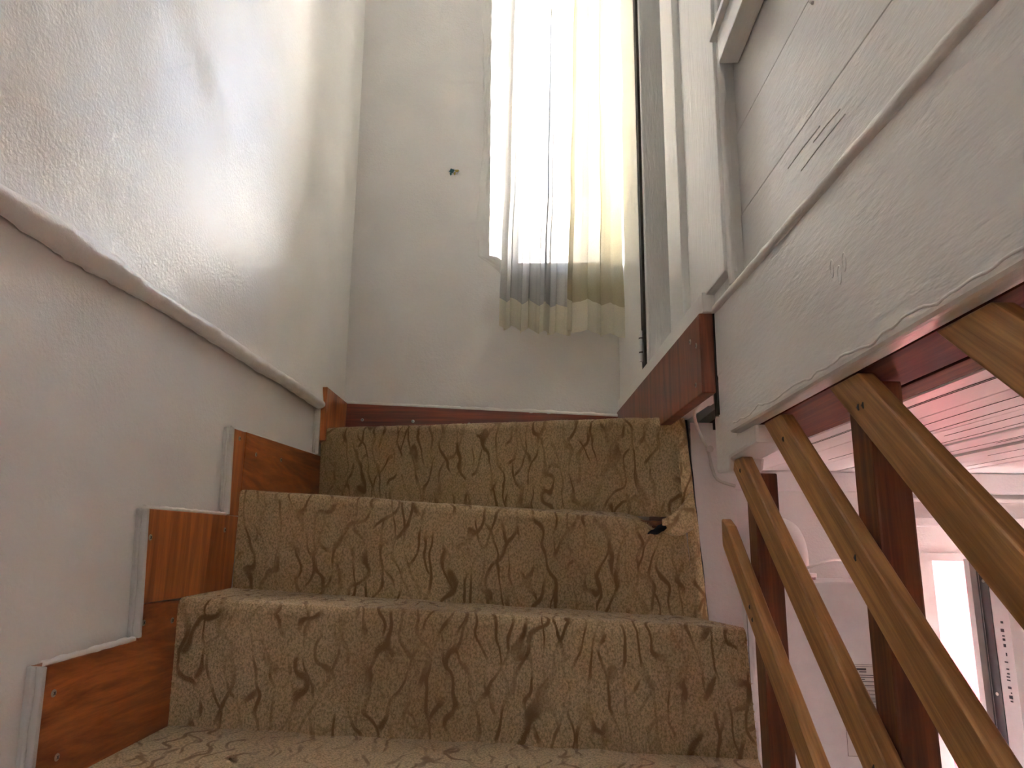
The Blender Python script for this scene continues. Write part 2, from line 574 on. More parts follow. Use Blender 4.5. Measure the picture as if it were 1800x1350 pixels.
# ------------------------------------------------------------------ stepped skirting along the left wall
bl = thing('baseboard_left', 'stepped orange-brown wooden skirting boards climbing the left wall', 'skirting board', (-0.58, 1.2, -0.45), kind='structure')
XF = -0.568
def sk(poly, mat, x1=XF, bev=0.0015):
    return obj('skirt_board', MB().prism_yz(poly, XL - 0.01, x1), mat, bl, bevel=bev)
sk([(0.868, -0.46), (1.16, -0.46), (1.16, -0.097), (1.048, -0.094), (1.044, -0.143), (0.852, -0.147)], 'skirt_wood_h')
sk([(1.0485, -0.0925), (1.345, -0.0955), (1.345, 0.041), (1.029, 0.041)], 'skirt_wood_v')
sk([(1.303, 0.042), (1.345, 0.042), (1.345, 0.201), (1.287, 0.200)], 'skirt_wood_v')
sk([(1.346, 0.05), (1.86, 0.05), (1.86, 0.213), (1.346, 0.202)], 'skirt_wood_h')
sk([(1.80, 0.25), (2.0, 0.25), (2.0, 0.383), (1.785, 0.388)], 'skirt_wood_v', XF + 0.016)
# white painted edges: the cut fronts and the tops of the boards
def edge(poly, x0=XL - 0.005, x1=XF + 0.0015, mat='edge_paint'):
    return obj('painted_edge', MB().prism_yz(poly, x0, x1), mat, bl, bevel=0.002)
for (ya, za), (yb, zb) in (((0.868, -0.46), (0.852, -0.147)), ((1.050, -0.140), (1.029, 0.041)), ((1.303, 0.043), (1.287, 0.201)), ((1.800, 0.215), (1.785, 0.388))):
    edge([(ya - 0.007, za), (ya + 0.0005, za), (yb + 0.0005, zb), (yb - 0.007, zb)])
    # layers of old paint and plaster behind the cut edge
    for q in range(1):
        x = XL + 0.006
        pts = []
        for k in range(15):
            t = k / 14
            pts.append((x + wob((t * 3, q, 0), 0.004, 2, 40), ya + (yb - ya) * t - 0.008 - 0.002 * q % 0.003, za + (zb - za) * t))
        obj('paint_layer', MB().tube(pts, 0.0030, 6), 'edge_paint', bl, smooth=True)
def top_caulk(ya, za, yb, zb, r0=0.005):
    def fn(u, v):
        y, z = ya + (yb - ya) * u, za + (zb - za) * u
        a = math.pi * (v * 1.2 - 0.4)
        r = r0 * 0.6 + abs(wob((y, 0, 0), 0.003, 30, 33)) + wob((y, v, 0), 0.0012, 80, 34)
        return (XF - 0.006 + r * math.cos(a) * 1.1, y, z + 0.001 + r * math.sin(a))
    obj('caulk_line', MB().grid(fn, 90, 6), 'wall_paint', bl, smooth=True, recalc=False)
top_caulk(0.848, -0.146, 1.042, -0.142, 0.006)
top_caulk(1.027, 0.042, 1.300, 0.043)
top_caulk(1.287, 0.201, 1.80, 0.212, 0.004)
for y, z in ((0.872, -0.18), (0.895, -0.255), (1.042, 0.0), (1.052, -0.12), (1.135, -0.125), (1.315, 0.185), (1.29, 0.015), (1.40, 0.165), (1.54, 0.17)):
    screw(bl, XF, y, z, (1, 0, 0))

# ------------------------------------------------------------------ landing right wall, open cupboard door
def PX(y):
    return 0.225 + (2.05 - y) * 0.0421
wr = thing('wall_landing', 'white painted timber wall and door frame to the right of the landing', 'wall', (0.27, 1.5, 0.2), kind='structure')
def along(y0, y1, o0, o1, z0, z1):
    """box along the slightly skewed right wall"""
    return MB().hexa([(PX(y0) + o0, y0, z0), (PX(y0) + o1, y0, z0), (PX(y1) + o1, y1, z0), (PX(y1) + o0, y1, z0),
                      (PX(y0) + o0, y0, z1), (PX(y0) + o1, y0, z1), (PX(y1) + o1, y1, z1), (PX(y1) + o0, y1, z1)])
obj('far_jamb', along(1.655, 2.0, 0.0, 0.05, 0.22, ZT), 'trim_paint', wr, bevel=0.003)
obj('near_frame', along(1.00, 1.345, 0.014, 0.07, 0.26, ZT), 'trim_paint', wr, bevel=0.003)
obj('frame_board', along(1.245, 1.347, 0.0, 0.02, 0.395, ZT - 0.02), 'trim_paint', wr, bevel=0.003)
obj('frame_board', along(0.995, 1.185, 0.0, 0.02, 0.395, ZT - 0.02), 'trim_paint', wr, bevel=0.003)
def rough_edge(u, v):
    z = 0.372 + 1.7 * u
    a = math.pi * (v * 1.3 - 0.65)
    r = 0.0050 + wob((z, v * 0.6, 0), 0.0014, 34, 51) * (1.6 if z < 0.75 else 0.4)
    return (PX(1.0) + 0.010 - r * math.cos(a), 0.995 - r * 1.3 * math.sin(a) - 0.004, z)
obj('worn_edge', MB().grid(rough_edge, 300, 8), 'trim_paint', wr, smooth=True, recalc=False)
obj('wall_base', along(1.20, 2.0, 0.013, 0.05, 0.25, 0.40), 'trim_paint', wr)
obj('head', along(1.345, 1.655, 0.0, 0.05, 1.99, ZT), 'trim_paint', wr)
bt = tag(obj('trim_1', along(1.098, 1.995, -0.006, 0.02, 0.366, 0.400), 'trim_paint', None, bevel=0.003), 'white painted batten capping the right landing skirting board', 'batten', kind='structure')
# enclosure behind the open door
cl = thing('wall_cupboard', 'dim inside of the cupboard behind the open door', 'wall', (0.7, 1.5, 0.2), kind='structure')
obj('side', box(0.36, 0.95, 1.10, 1.14, 0.26, ZT), 'wall_paint_grey', cl)
obj('rear', box(0.92, 0.95, 1.14, 2.0, 0.2, ZT), 'wall_paint_grey', cl)
obj('base', box(0.34, 0.95, 1.14, 2.0, 0.26, 0.28), 'wall_paint_grey', cl)

dr = thing('door_1', 'grey-white cupboard door standing open, hinged at the far frame', 'door', (0.5, 1.62, 0.405), kind='structure')
obj('leaf', box(0.2487, 0.72, 1.60, 1.638, 0.41, 1.985), 'trim_paint', dr, bevel=0.003)
hg = obj('hinge', MB().tube([(0.2405, 1.6465, 0.425), (0.2405, 1.6465, 0.50)], 0.0055, 10), 'trim_paint', dr, smooth=False)
for z in (0.445, 0.48):
    obj('knuckle_joint', MB().tube([(0.2405, 1.6465, z), (0.2405, 1.6465, z + 0.003)], 0.0062, 10), 'gap_dark', hg)
obj('gap', box(0.2425, 0.2485, 1.618, 1.6545, 0.405, 1.99), 'gap_dark', dr)  # near-black strip standing in for the shade in the hinge gap

br = thing('baseboard_right', 'reddish wooden skirting board overhanging the stair edge on the right', 'skirting board', (0.25, 1.5, 0.235), kind='structure')
obj('board', along(1.105, 1.995, -0.010, 0.012, 0.235, 0.366), 'skirt_wood_dark', br, bevel=0.002)
for y, z in ((1.165, 0.335), (1.128, 0.318), (1.14, 0.255)):
    screw(br, PX(y) - 0.010, y, z, (-1, 0, 0))
obj('dark_gap', along(1.103, 1.12, 0.0125, 0.03, 0.20, 0.40), 'gap_dark', br)

# ------------------------------------------------------------------ right bulkhead: apron board, bead, planks
wb = thing('wall_right', 'white boarded bulkhead above the open right side of the stairs', 'wall', (0.30, 0, 0.16), kind='structure')
def bead_z(y):
    return 0.366 + 0.048 * (max(y, 0.2) - 1.0)
top = [(y, bead_z(y) + 0.006) for y in (-2.4, 0.2, 1.02, 1.135)]
apron = MB().prism_yz([(-2.4, 0.163), (1.05, 0.163), (1.10, 0.185), (1.145, 0.225), (1.150, 0.30)] + top[::-1], 0.28, 0.303)
ap = obj('apron_board', apron, 'board_paint', wb, bevel=0.006, seg=3)
def bead_fn(u, v):
    y = -2.4 + 3.53 * u
    a = math.pi * (v * 1.4 - 0.7)
    r = 0.0068 + wob((y, v, 0), 0.0014, 14, 61) + wob((y, v, 0), 0.0009, 40, 62)
    return (0.281 - r * math.cos(a) * 1.1, y, bead_z(y) + r * math.sin(a))
obj('bead', MB().grid(bead_fn, 420, 8), 'board_paint', wb, smooth=True, recalc=False)
ridge = [(0.2805, y, 0.174 + wob((y, 0, 0), 0.006, 16, 66) + wob((y, 0, 0), 0.003, 50, 67) + (1.03 - y) * -0.004) for y in np.linspace(1.03, 0.30, 90)]
obj('paint_ridge', MB().tube(ridge, 0.0016, 6), 'board_paint', wb, smooth=True)
for y, z in ((0.655, 0.262), (0.628, 0.258), (0.64, 0.250)):
    pts = [(0.2802, y + 0.004 * math.cos(a), z + 0.009 * math.sin(a)) for a in np.linspace(0, 2 * math.pi, 13)]
    obj('dent', MB().tube(pts, 0.0008, 5, False), 'board_paint', wb, smooth=True)
base_k = [0.372, 0.487, 0.622, 0.755, 0.885, 1.015, 1.145, 1.275, 1.405, 1.535, 1.665, 1.795, 1.925, 2.055, 2.2, 2.4, 2.7, ZT]
for k in range(len(base_k) - 1):
    a, b = base_k[k], base_k[k + 1]
    s = 0.055
    ys = (-2.4, 0.2, 1.10)
    lo = [(y, a + s * (max(y, 0.2) - 1.0)) for y in ys]
    hi = [(y, b - 0.0010 + s * (max(y, 0.2) - 1.0)) for y in ys]
    off = 0.0008 * ((k * 7) % 3)
    obj('plank', MB().prism_yz(lo + hi[::-1], 0.30 + off, 0.325), 'board_paint', wb, bevel=0.0012, seg=1)
obj('backing', box(0.322, 0.345, -2.4, 1.10, 0.32, ZT), 'gap_dark', wb)
for (y, z, l) in ((0.80, 0.45, 0.10), (0.72, 0.437, 0.07), (0.76, 0.425, 0.12)):
    obj('scratch', MB().tube([(0.2998, y, z), (0.2996, y - l * 0.5, z - 0.002), (0.2998, y - l, z - 0.006)], 0.0007, 5), 'edge_paint', wb)
for y0, z0, y1, z1 in ((0.735, 0.645, 0.72, 0.63), (0.70, 0.60, 0.69, 0.59)):
    obj('chip', MB().tube([(0.2995, y0, z0), (0.2995, y1, z1)], [0.0006, 0.0022], 6), 'edge_paint', wb)

bx = thing('trim_2', 'white box trim running high along the boarded bulkhead', 'trim', (0.28, 0, 0.72), kind='structure')
obj('box_board', box(0.270, 0.3, -2.0, 0.968, 0.722, 0.772), 'board_paint', bx, bevel=0.002)
obj('lip', box(0.262, 0.3, -2.0, 0.985, 0.772, 0.784), 'board_paint', bx, bevel=0.002)
ringpts = [(0.285 + 0.002 * math.sin(a * 3), 0.955 + 0.022 * math.cos(a), 0.828 + 0.028 * math.sin(a)) for a in np.linspace(0, 4 * math.pi, 50)]
tag(obj('cable_loop', MB().tube(ringpts, 0.0035, 7), 'cable_white', None, smooth=True), 'small loop of white cable tucked above the high box trim', 'cable')

# bearer under the bulkhead end, timber beam behind the balustrade head
tag(obj('trim_3', MB().prism_yz([(0.965, 0.137), (1.10, 0.1315), (1.11, 0.112), (1.185, 0.116), (1.185, 0.21), (1.06, 0.21), (1.05, 0.1625), (0.965, 0.1625)], 0.291, 0.344), 'board_paint', None, bevel=0.005), 'white painted bearer block under the far end of the bulkhead', 'beam', kind='structure')
tag(obj('trim_4', MB().prism_xy([(0.3035, -0.6), (0.3035, 1.05), (0.345, 1.19), (0.414, 1.17), (0.339, 0.581), (0.305, 0.31), (0.305, -0.6)], 0.1635, 0.204), 'beam_wood', None), 'brown timber beam along the inner underside of the bulkhead', 'beam', kind='structure')

# ------------------------------------------------------------------ lower room beyond the balustrade
YR = 2.04
ZC = 0.205
XR = 2.2
clg = thing('ceiling', 'white board ceiling of the lower room with dark joints', 'ceiling', (1.3, 0, ZC), kind='structure')
obj('ceiling_board', box(0.41, 0.468, -2.4, YR, ZC + 0.001, ZC + 0.02), 'beam_wood', clg, bevel=0.003)
obj('ceiling_board', box(0.472, 0.513, -2.4, YR, ZC, ZC + 0.02), 'beam_wood', clg, bevel=0.003)
x = 0.517
k = 0
while x < XR:
    w = (0.098, 0.108, 0.102)[k % 3]
    obj('ceiling_board', box(x, min(x + w - 0.004, XR), -2.4, YR, ZC + 0.0012 * (k % 3), ZC + 0.02), 'ceiling_paint', clg, bevel=0.002, seg=1)
    # paint cracks along each board
    for q in range(2):
        xx = x + w * random.uniform(0.2, 0.8)
        pts = [(xx + wob((y, xx, 0), 0.01, 2.5, 71), y, ZC + 0.0012 * (k % 3)) for y in np.linspace(random.uniform(0.2, 0.9), random.uniform(1.2, 1.9), 24)]
        obj('paint_crack', MB().tube(pts, 0.0008, 4), 'gap_dark', clg)
    x += w
    k += 1
obj('backing', box(0.345, XR, -2.4, YR + 0.2, ZC + 0.021, ZC + 0.04), 'gap_dark', clg)

lw = thing('wall_lower_back', 'pinkish white rough back wall of the lower room', 'wall', (1.3, YR + 0.1, -1.9), kind='structure')
WX0, WX1, WZ0, WZ1 = 1.03, 2.15, -1.7, -0.01  # opening stretched right and down, out of view, to admit more light
def rough_quad(x0, x1, z0, z1, nu, nv):
    def fn(u, v):
        x, z = x0 + (x1 - x0) * u, z0 + (z1 - z0) * v
        return (x, YR + wob((x, 0, z), 0.008, 4, 81) + wob((x, 0, z), 0.004, 14, 82), z)
    return fn, nu, nv
mb = MB()
mb.grid(*rough_quad(0.37, WX0, -1.9, ZC, 60, 140))
mb.grid(*rough_quad(WX0, XR, WZ1, ZC, 60, 20))
mb.box(WX1, XR, YR - 0.002, YR + 0.2, -1.9, WZ1)
mb.box(WX0, WX1, YR - 0.002, YR + 0.2, -1.9, WZ0)
mb.box(0.37, WX0, YR + 0.015, YR + 0.2, -1.9, ZC)
mb.box(WX0, WX1, YR + 0.015, YR + 0.2, WZ1, ZC)
obj('plaster', mb, 'room_paint', lw, recalc=False)
obj('cornice_board', box(0.37, XR, YR - 0.045, YR, 0.150, ZC - 0.001), 'ceiling_paint', lw, bevel=0.004)
obj('cornice_bead', box(0.37, XR, YR - 0.02, YR, 0.128, 0.138), 'room_paint', lw, bevel=0.003)
obj('window_head_board', box(WX0 - 0.03, XR, YR - 0.03, YR, 0.06, 0.085), 'ceiling_paint', lw, bevel=0.003)
tag(obj('wall_lower_right', box(XR, XR + 0.1, -2.4, YR + 0.2, -1.9, ZC + 0.04), 'room_paint'), 'plain right wall of the lower room', 'wall', kind='structure')
# end of the partition beside the steps
def newel(u, v):
    x, z = 0.300 + 0.084 * u, -1.9 + 2.14 * v
    return (x + (wob((0, 0, z), 0.003, 9, 90) if u > 0.9 else 0), 1.42 + wob((x, 0, z), 0.004, 7, 91), z)
mb = MB().grid(newel, 8, 120)
mb.box(0.302, 0.383, 1.428, YR, -1.9, 0.225)
tag(obj('wall_partition', mb, 'room_paint', None, recalc=False), 'narrow pinkish white wall end beside the carpeted steps', 'wall', kind='structure')
tag(obj('floor', box(-0.7, XR + 0.1, -2.4, YR + 0.2, -2.0, -1.9), 'floor_lino'), 'brown floor at the foot of the stairs', 'floor', kind='structure')
tag(obj('ceiling_upper', box(-0.75, XR + 0.1, -2.4, 2.3, ZT, ZT + 0.13), 'wall_paint'), 'white ceiling high above the stairs', 'ceiling', kind='structure')
wre = thing('wall_rear', 'unseen wall behind the foot of the stairs, its slot added for fill light', 'wall', (0.8, -2.45, -1.9), kind='structure')  # open slot in this unseen wall is added to let in fill light
obj('left_pier', box(-0.73, -0.40, -2.5, -2.4, -1.9, ZT), 'wall_paint', wre)
obj('right_pier', box(0.20, XR + 0.1, -2.5, -2.4, -1.9, ZT), 'wall_paint', wre)
obj('lintel', box(-0.40, 0.20, -2.5, -2.4, 0.70, ZT), 'wall_paint', wre)
obj('lower_panel', box(-0.40, 0.20, -2.5, -2.4, -1.9, 0.55), 'wall_paint', wre)
tag(obj('wall_upper_right', box(XR, XR + 0.1, -2.4, 2.3, ZC + 0.05, ZT), 'wall_paint'), 'outer right wall of the upper floor', 'wall', kind='structure')
tag(obj('wall_upper_back', box(0.951, XR + 0.1, 2.05, 2.26, ZC + 0.045, ZT), 'wall_paint'), 'outer back wall of the upper floor', 'wall', kind='structure')
tag(obj('shade_eave', box(-1.2, XR + 0.1, 2.31, 2.75, ZT, ZT + 0.13), 'beam_wood'), 'unseen brown overhang added above the stair window to cut sky light', 'roof', kind='structure')  # overhang out of view, added to dim the sky light at the window
tag(obj('shade_wing', box(XR + 0.11, 6.5, -2.4, 2.26, -2.6, ZT + 0.13), 'white_render'), 'unseen extension of the house added to shade the pink wall', 'house', kind='structure')  # block out of view, added to keep the sun off the pink wall

# ------------------------------------------------------------------ window behind the curtains
w1 = thing('window_1', 'narrow bright window behind the sheer curtain', 'window', (0.065, 2.235, RZ0), kind='structure')
fy0, fy1 = 2.215, 2.262
obj('frame_stile', box(RX0 - 0.002, RX0 + 0.03, fy0, fy1, RZ0, RZ1), 'pvc_white', w1, bevel=0.003)
obj('frame_stile', box(RX1 - 0.03, RX1 + 0.002, fy0, fy1, RZ0, RZ1), 'pvc_white', w1, bevel=0.003)
obj('frame_rail', box(RX0 + 0.03, RX1 - 0.03, fy0, fy1, RZ0, RZ0 + 0.035), 'pvc_white', w1, bevel=0.003)
obj('frame_rail', box(RX0 + 0.03, RX1 - 0.03, fy0, fy1, RZ1 - 0.035, RZ1), 'pvc_white', w1, bevel=0.003)
obj('transom', box(RX0 + 0.03, RX1 - 0.03, fy0, fy1, 1.87, 1.905), 'pvc_white', w1, bevel=0.003)
obj('pane', box(RX0 + 0.028, RX1 - 0.028, 2.238, 2.241, RZ0 + 0.033, 1.872), 'glass', w1)
obj('pane', box(RX0 + 0.028, RX1 - 0.028, 2.238, 2.241, 1.903, RZ1 - 0.033), 'glass', w1)  # unseen upper pane added above the curtains to bring in more daylight

# ------------------------------------------------------------------ window of the lower room, sash standing open
w2 = thing('window_2', 'white plastic window of the lower room with its sash swung inward', 'window', (1.4, 2.05, WZ0), kind='structure')
fr = obj('frame', MB().box(WX0, WX0 + 0.035, 2.03, 2.10, WZ0, WZ1).box(WX1 - 0.035, WX1, 2.03, 2.10, WZ0, WZ1).box(WX0 + 0.035, WX1 - 0.035, 2.03, 2.10, WZ0, WZ0 + 0.035).box(WX0 + 0.035, WX1 - 0.035, 2.03, 2.10, WZ1 - 0.02, WZ1), 'pvc_white', w2)
obj('mullion', box(1.622, 1.665, 2.03, 2.10, WZ0 + 0.035, WZ1 - 0.02), 'pvc_white', w2)
obj('fixed_pane', box(1.665, WX1 - 0.035, 2.06, 2.066, WZ0 + 0.035, WZ1 - 0.02), 'glass', w2)  # unseen pane added beside the sash to brighten the lower room
for i, (dx, mt) in enumerate(((0.036, 'gasket'), (0.043, 'pvc_white'), (0.050, 'gasket'))):
    obj('seal_strip', box(WX0 + dx - 0.001, WX0 + dx + 0.005, 2.05 + 0.01 * i, 2.10, WZ0 + 0.036, WZ1 - 0.021), mt, fr)
# the sash turns about its right-hand stile
ang = math.radians(20)
hx, hy = 1.615, 2.025
def turn(mb):
    out = []
    for x, y, z in mb.v:
        dx, dy = x - hx, y - hy
        out.append((hx + dx * math.cos(ang) - dy * math.sin(ang), hy + dx * math.sin(ang) + dy * math.cos(ang), z))
    mb.v = out
    return mb
SX0, SX1 = 1.615 - 0.60, 1.615
SZ0, SZ1 = WZ0 + 0.02, WZ1 - 0.012
sash = obj('sash', turn(MB().box(SX0, SX0 + 0.065, 1.950, 2.022, SZ0, SZ1).box(SX1 - 0.065, SX1, 1.950, 2.022, SZ0, SZ1).box(SX0 + 0.065, SX1 - 0.065, 1.950, 2.022, SZ0, SZ0 + 0.065).box(SX0 + 0.065, SX1 - 0.065, 1.950, 2.022, SZ1 - 0.065, SZ1)), 'pvc_white', w2)
obj('rebate_lip', turn(box(SX0 - 0.018, SX0 + 0.002, 2.020, 2.034, SZ0, SZ1)), 'pvc_white', sash)
obj('lock_strip', turn(box(SX0 - 0.0015, SX0 + 0.001, 1.990, 2.012, SZ0 + 0.02, SZ1 - 0.02)), 'hardware', sash)
for z in np.linspace(SZ0 + 0.1, SZ1 - 0.05, 7):
    obj('lock_screw', turn(MB().tube([(SX0 - 0.0018, 2.001, z), (SX0 - 0.003, 2.001, z)], 0.004, 8)), 'screw_steel', sash)
obj('edge_groove', turn(box(SX0 - 0.001, SX0 + 0.001, 2.015, 2.018, SZ0, SZ1)), 'gasket', sash)
random.seed(12)
z = -0.16
while z > -0.34:
    h = random.choice((0.003, 0.005, 0.007))
    obj('printed_mark', turn(box(SX0 - 0.0006, SX0 + 0.001, 1.966, 1.966 + random.choice((0.003, 0.006, 0.008)), z - h, z)), 'ink', sash)
    z -= h + random.choice((0.004, 0.007, 0.012))
obj('glazing_bead', turn(MB().box(SX0 + 0.065, SX0 + 0.08, 1.958, 1.975, SZ0 + 0.065, SZ1 - 0.065).box(SX0 + 0.08, SX0 + 0.084, 1.962, 1.975, SZ0 + 0.065, SZ1 - 0.065)), 'pvc_white', sash)
obj('pane_seal', turn(box(SX0 + 0.084, SX0 + 0.089, 1.966, 1.98, SZ0 + 0.065, SZ1 - 0.065)), 'gasket', sash)
obj('pane', turn(box(SX0 + 0.06, SX1 - 0.06, 1.982, 1.988, SZ0 + 0.06, SZ1 - 0.06)), 'glass', sash)

# ------------------------------------------------------------------ what stands outside
tag(obj('neighbour_wall', box(-7, 4.5, 6.0, 6.3, -2.6, 3.1), 'white_render'), 'sunlit white house wall outside, behind the sheer curtain', 'wall', kind='structure')
tag(obj('pink_wall', box(0.9, 6.5, 3.25, 3.45, -2.6, 0.22), 'pink_render'), 'pink wall outside the lower room window', 'wall', kind='structure')
tag(obj('outside_pipe', MB().tube([(2.10, 3.215, -0.40), (5.0, 3.215, -0.40)], 0.018, 10), 'pipe_grey', None, smooth=True), 'thin blue-grey pipe running along the pink outside wall', 'pipe')
tag(obj('ground', box(-14, 16, -14, 16, -2.7, -2.6), 'concrete'), 'concrete ground outside the house', 'ground', kind='structure')

# ------------------------------------------------------------------ stairs: hidden blocks, then the carpet on them
# per step: nosing left, nosing right, riser foot left, riser foot right  (x, y, z)
NOSE = {4: ((-0.568, 1.812, 0.286), (0.275, 1.410, 0.2535)), 3: ((-0.568, 1.340, 0.092), (0.278, 1.390, 0.047)),
        2: ((-0.568, 1.148, -0.092), (0.327, 1.192, -0.127)), 1: ((-0.568, 0.930, -0.285), (0.297, 0.955, -0.318))}
FOOT = {4: ((-0.568, 1.828, 0.097), (0.288, 1.412, 0.058)), 3: ((-0.568, 1.345, -0.090), (0.296, 1.395, -0.133)),
        2: ((-0.568, 1.156, -0.283), (0.337, 1.196, -0.318)), 1: ((-0.568, 0.938, -0.475), (0.297, 0.963, -0.505))}
z, y = -0.285, 0.930
for i in range(0, -8, -1):
    z -= 0.19
    y -= 0.235
    NOSE[i] = ((-0.568, y, z), (0.297, y + 0.02, z - 0.03))
    FOOT[i] = ((-0.568, y + 0.008, max(z - 0.19, -1.898)), (0.297, y + 0.028, max(z - 0.22, -1.898)))
st = thing('staircase', 'narrow wooden stairs with turning steps under the carpet', 'stairs', (-0.13, 0.6, -1.9), kind='structure')
def lerp(a, b, t):
    return tuple(p + (q - p) * t for p, q in zip(a, b))
TOP = 4
for i in range(TOP, -8, -1):
    (l, r) = NOSE[i]
    if i == TOP:
        bl_, br_ = (-0.568, YB - 0.001, 0.286), (0.222, YB - 0.001, 0.2535)
    else:
        bl_, br_ = FOOT[i + 1]
    d = 0.024
    lo = l[2] - 0.16
    obj('step', MB().hexa([(l[0], l[1] + d, lo), (r[0] - 0.004, r[1] + d, lo), (br_[0] - 0.004, max(br_[1], r[1] + d + 0.02), lo), (bl_[0], bl_[1] + 0.01, lo),
                           (l[0], l[1] + d, l[2] - 0.014), (r[0] - 0.004, r[1] + d, r[2] - 0.014), (br_[0] - 0.004, max(br_[1], r[1] + d + 0.02), br_[2] - 0.014), (bl_[0], bl_[1] + 0.01, bl_[2] - 0.014)]), 'post_wood', st)

carpet = thing('stair_carpet', 'worn beige-brown carpet with a swirling line pattern fitted over the stairs', 'carpet', (-0.13, 0.6, -1.9))
R = 0.017
def carpet_pt(i, u, s):
    """u across the step, s from riser foot (0) over the nosing to the back of the tread (1)"""
    n = lerp(*NOSE[i], u)
    fo = lerp(*FOOT[i], u)
    if i == TOP:
        bk = lerp((-0.562, YB - 0.024, 0.286), (0.222, YB - 0.024, 0.2535), u)
    else:
        bk = lerp(*FOOT[i + 1], u)
    depth = max(0.004, bk[1] - n[1])
    r = min(R, depth * 0.6)
    if s < 0.48:
        t = s / 0.48
        return lerp((fo[0], fo[1] + 0.004, fo[2] - 0.004), (n[0], n[1] + 0.0015, n[2] - r), t)
    if s < 0.58:
        a = (s - 0.48) / 0.10 * math.pi / 2
        return (n[0], n[1] + r - r * math.cos(a), n[2] - r + r * math.sin(a))
    t = (s - 0.58) / 0.42
    return lerp((n[0], n[1] + r, n[2]), (bk[0], bk[1] + 0.006, bk[2] + 0.001), t)

SV = np.concatenate([np.linspace(0, 0.48, 34)[:-1], np.linspace(0.48, 0.58, 9)[:-1], np.linspace(0.58, 1, 30)])
for i in range(TOP, -8, -1):
    fine = i >= 1
    nu = 120 if fine else 6
    sv = SV if fine else np.array([0, 0.48, 0.53, 0.58, 1.0])
    P = np.array([[carpet_pt(i, u, s) for u in np.linspace(0, 1, nu + 1)] for s in sv])
    if fine:
        for a in range(P.shape[0]):
            for b in range(P.shape[1]):
                p = P[a, b]
                d = wob(p, 0.0035, 11, 100) + wob(p, 0.0018, 34, 101)
                edge_f = min(1.0, b / 3, (nu - b) / 3)
                P[a, b, 1] += d * edge_f
                P[a, b, 2] += d * 0.8 * edge_f
                if i == 3:      # the worn, sagging corner by the partition
                    g = math.exp(-((p[0] - 0.235) / 0.035) ** 2) * (1 if a > 14 else a / 14)
                    P[a, b, 2] -= 0.022 * g
                    P[a, b, 1] += 0.012 * g
    mb = MB()
    wd = nu + 1
    mb.v = [tuple(p) for p in P.reshape(-1, 3)]
    mb.f = [(a * wd + b, a * wd + b + 1, (a + 1) * wd + b + 1, (a + 1) * wd + b) for a in range(len(sv) - 1) for b in range(nu)]
    part = obj('step_cover', mb, 'carpet', carpet, smooth=True, recalc=False)
    if not fine:
        continue
    # cut pile standing on the cover
    A, B, Cc, D = P[:-1, :-1], P[:-1, 1:], P[1:, 1:], P[1:, :-1]
    nrm = np.cross(B - A, D - A)
    ar = np.linalg.norm(nrm, axis=-1)
    nrm = nrm / np.maximum(ar[..., None], 1e-9)
    flip = np.sign(nrm[..., 2:3] - nrm[..., 1:2] * 1.0)
    nrm = nrm * np.where(flip == 0, 1, flip)
    count = int(ar.sum() / (0.0024 ** 2))
    if i == 1:
        count //= 2
    pick = rng.choice(ar.size, count, p=(ar / ar.sum()).ravel())
    uu, vv = rng.random(count)[:, None], rng.random(count)[:, None]
    a4, b4, c4, d4 = (q.reshape(-1, 3)[pick] for q in (A, B, Cc, D))
    base = (a4 * (1 - uu) + b4 * uu) * (1 - vv) + (d4 * (1 - uu) + c4 * uu) * vv
    nn = nrm.reshape(-1, 3)[pick]
    dirn = nn + rng.normal(0, 0.38, (count, 3)) + np.array([0, 0, -0.25]) * (np.abs(nn[:, 1:2]) > 0.6)
    dirn /= np.linalg.norm(dirn, axis=1, keepdims=True)
    ln = rng.uniform(0.0028, 0.0062, (count, 1)) * np.where(nn[:, 2:3] > 0.85, 0.40, 1.0)   # trodden flat on the treads
    t1 = np.cross(dirn, rng.normal(0, 1, (count, 3)))
    t1 /= np.linalg.norm(t1, axis=1, keepdims=True)
    t2 = np.cross(dirn, t1)
    w = 0.0010
    root = base - nn * 0.0008
    V = np.stack([root + t1 * w, root - t1 * w * 0.5 + t2 * w * 0.87, root - t1 * w * 0.5 - t2 * w * 0.87, root + dirn * ln], 1).reshape(-1, 3)
    org = world_loc(part)
    V[:, 2] += EYE
    V -= np.array(org)
    F = np.array([[0, 1, 3], [1, 2, 3], [2, 0, 3]])
    F = (F[None] + (np.arange(count) * 4)[:, None, None]).reshape(-1, 3)
    me = bpy.data.meshes.new('pile')
    me.vertices.add(len(V))
    me.vertices.foreach_set('co', V.astype(np.float32).ravel())
    me.loops.add(F.size)
    me.loops.foreach_set('vertex_index', F.astype(np.int32).ravel())
    me.polygons.add(len(F))
    me.polygons.foreach_set('loop_start', np.arange(0, F.size, 3, dtype=np.int32))
    me.update(calc_edges=True)
    me.materials.append(MATS['carpet_yarn'])
    po = bpy.data.objects.new('pile', me)
    link(po, part)
    po['kind'] = 'stuff'

# raw side edge of the carpet by the partition, with its dark backing
def side(u, v):
    z = 0.245 - 0.385 * u
    x = 0.264 + 0.030 * u
    return (x + 0.022 * v + wob((z, 0, 0), 0.003, 14, 110), 1.398 - 0.006 * math.sin(math.pi * v) + wob((z, v, 0), 0.004, 18, 111), z)
obj('raw_edge', MB().grid(side, 80, 6), 'carpet', carpet, smooth=True, recalc=False)
pts = [(0.2885 + 0.026 * u + wob((u, 0, 0), 0.002, 6, 112), 1.407, 0.243 - 0.385 * u) for u in np.linspace(0, 1, 40)]
obj('edge_backing', MB().tube(pts, 0.0035, 6), 'backing', carpet, smooth=True)
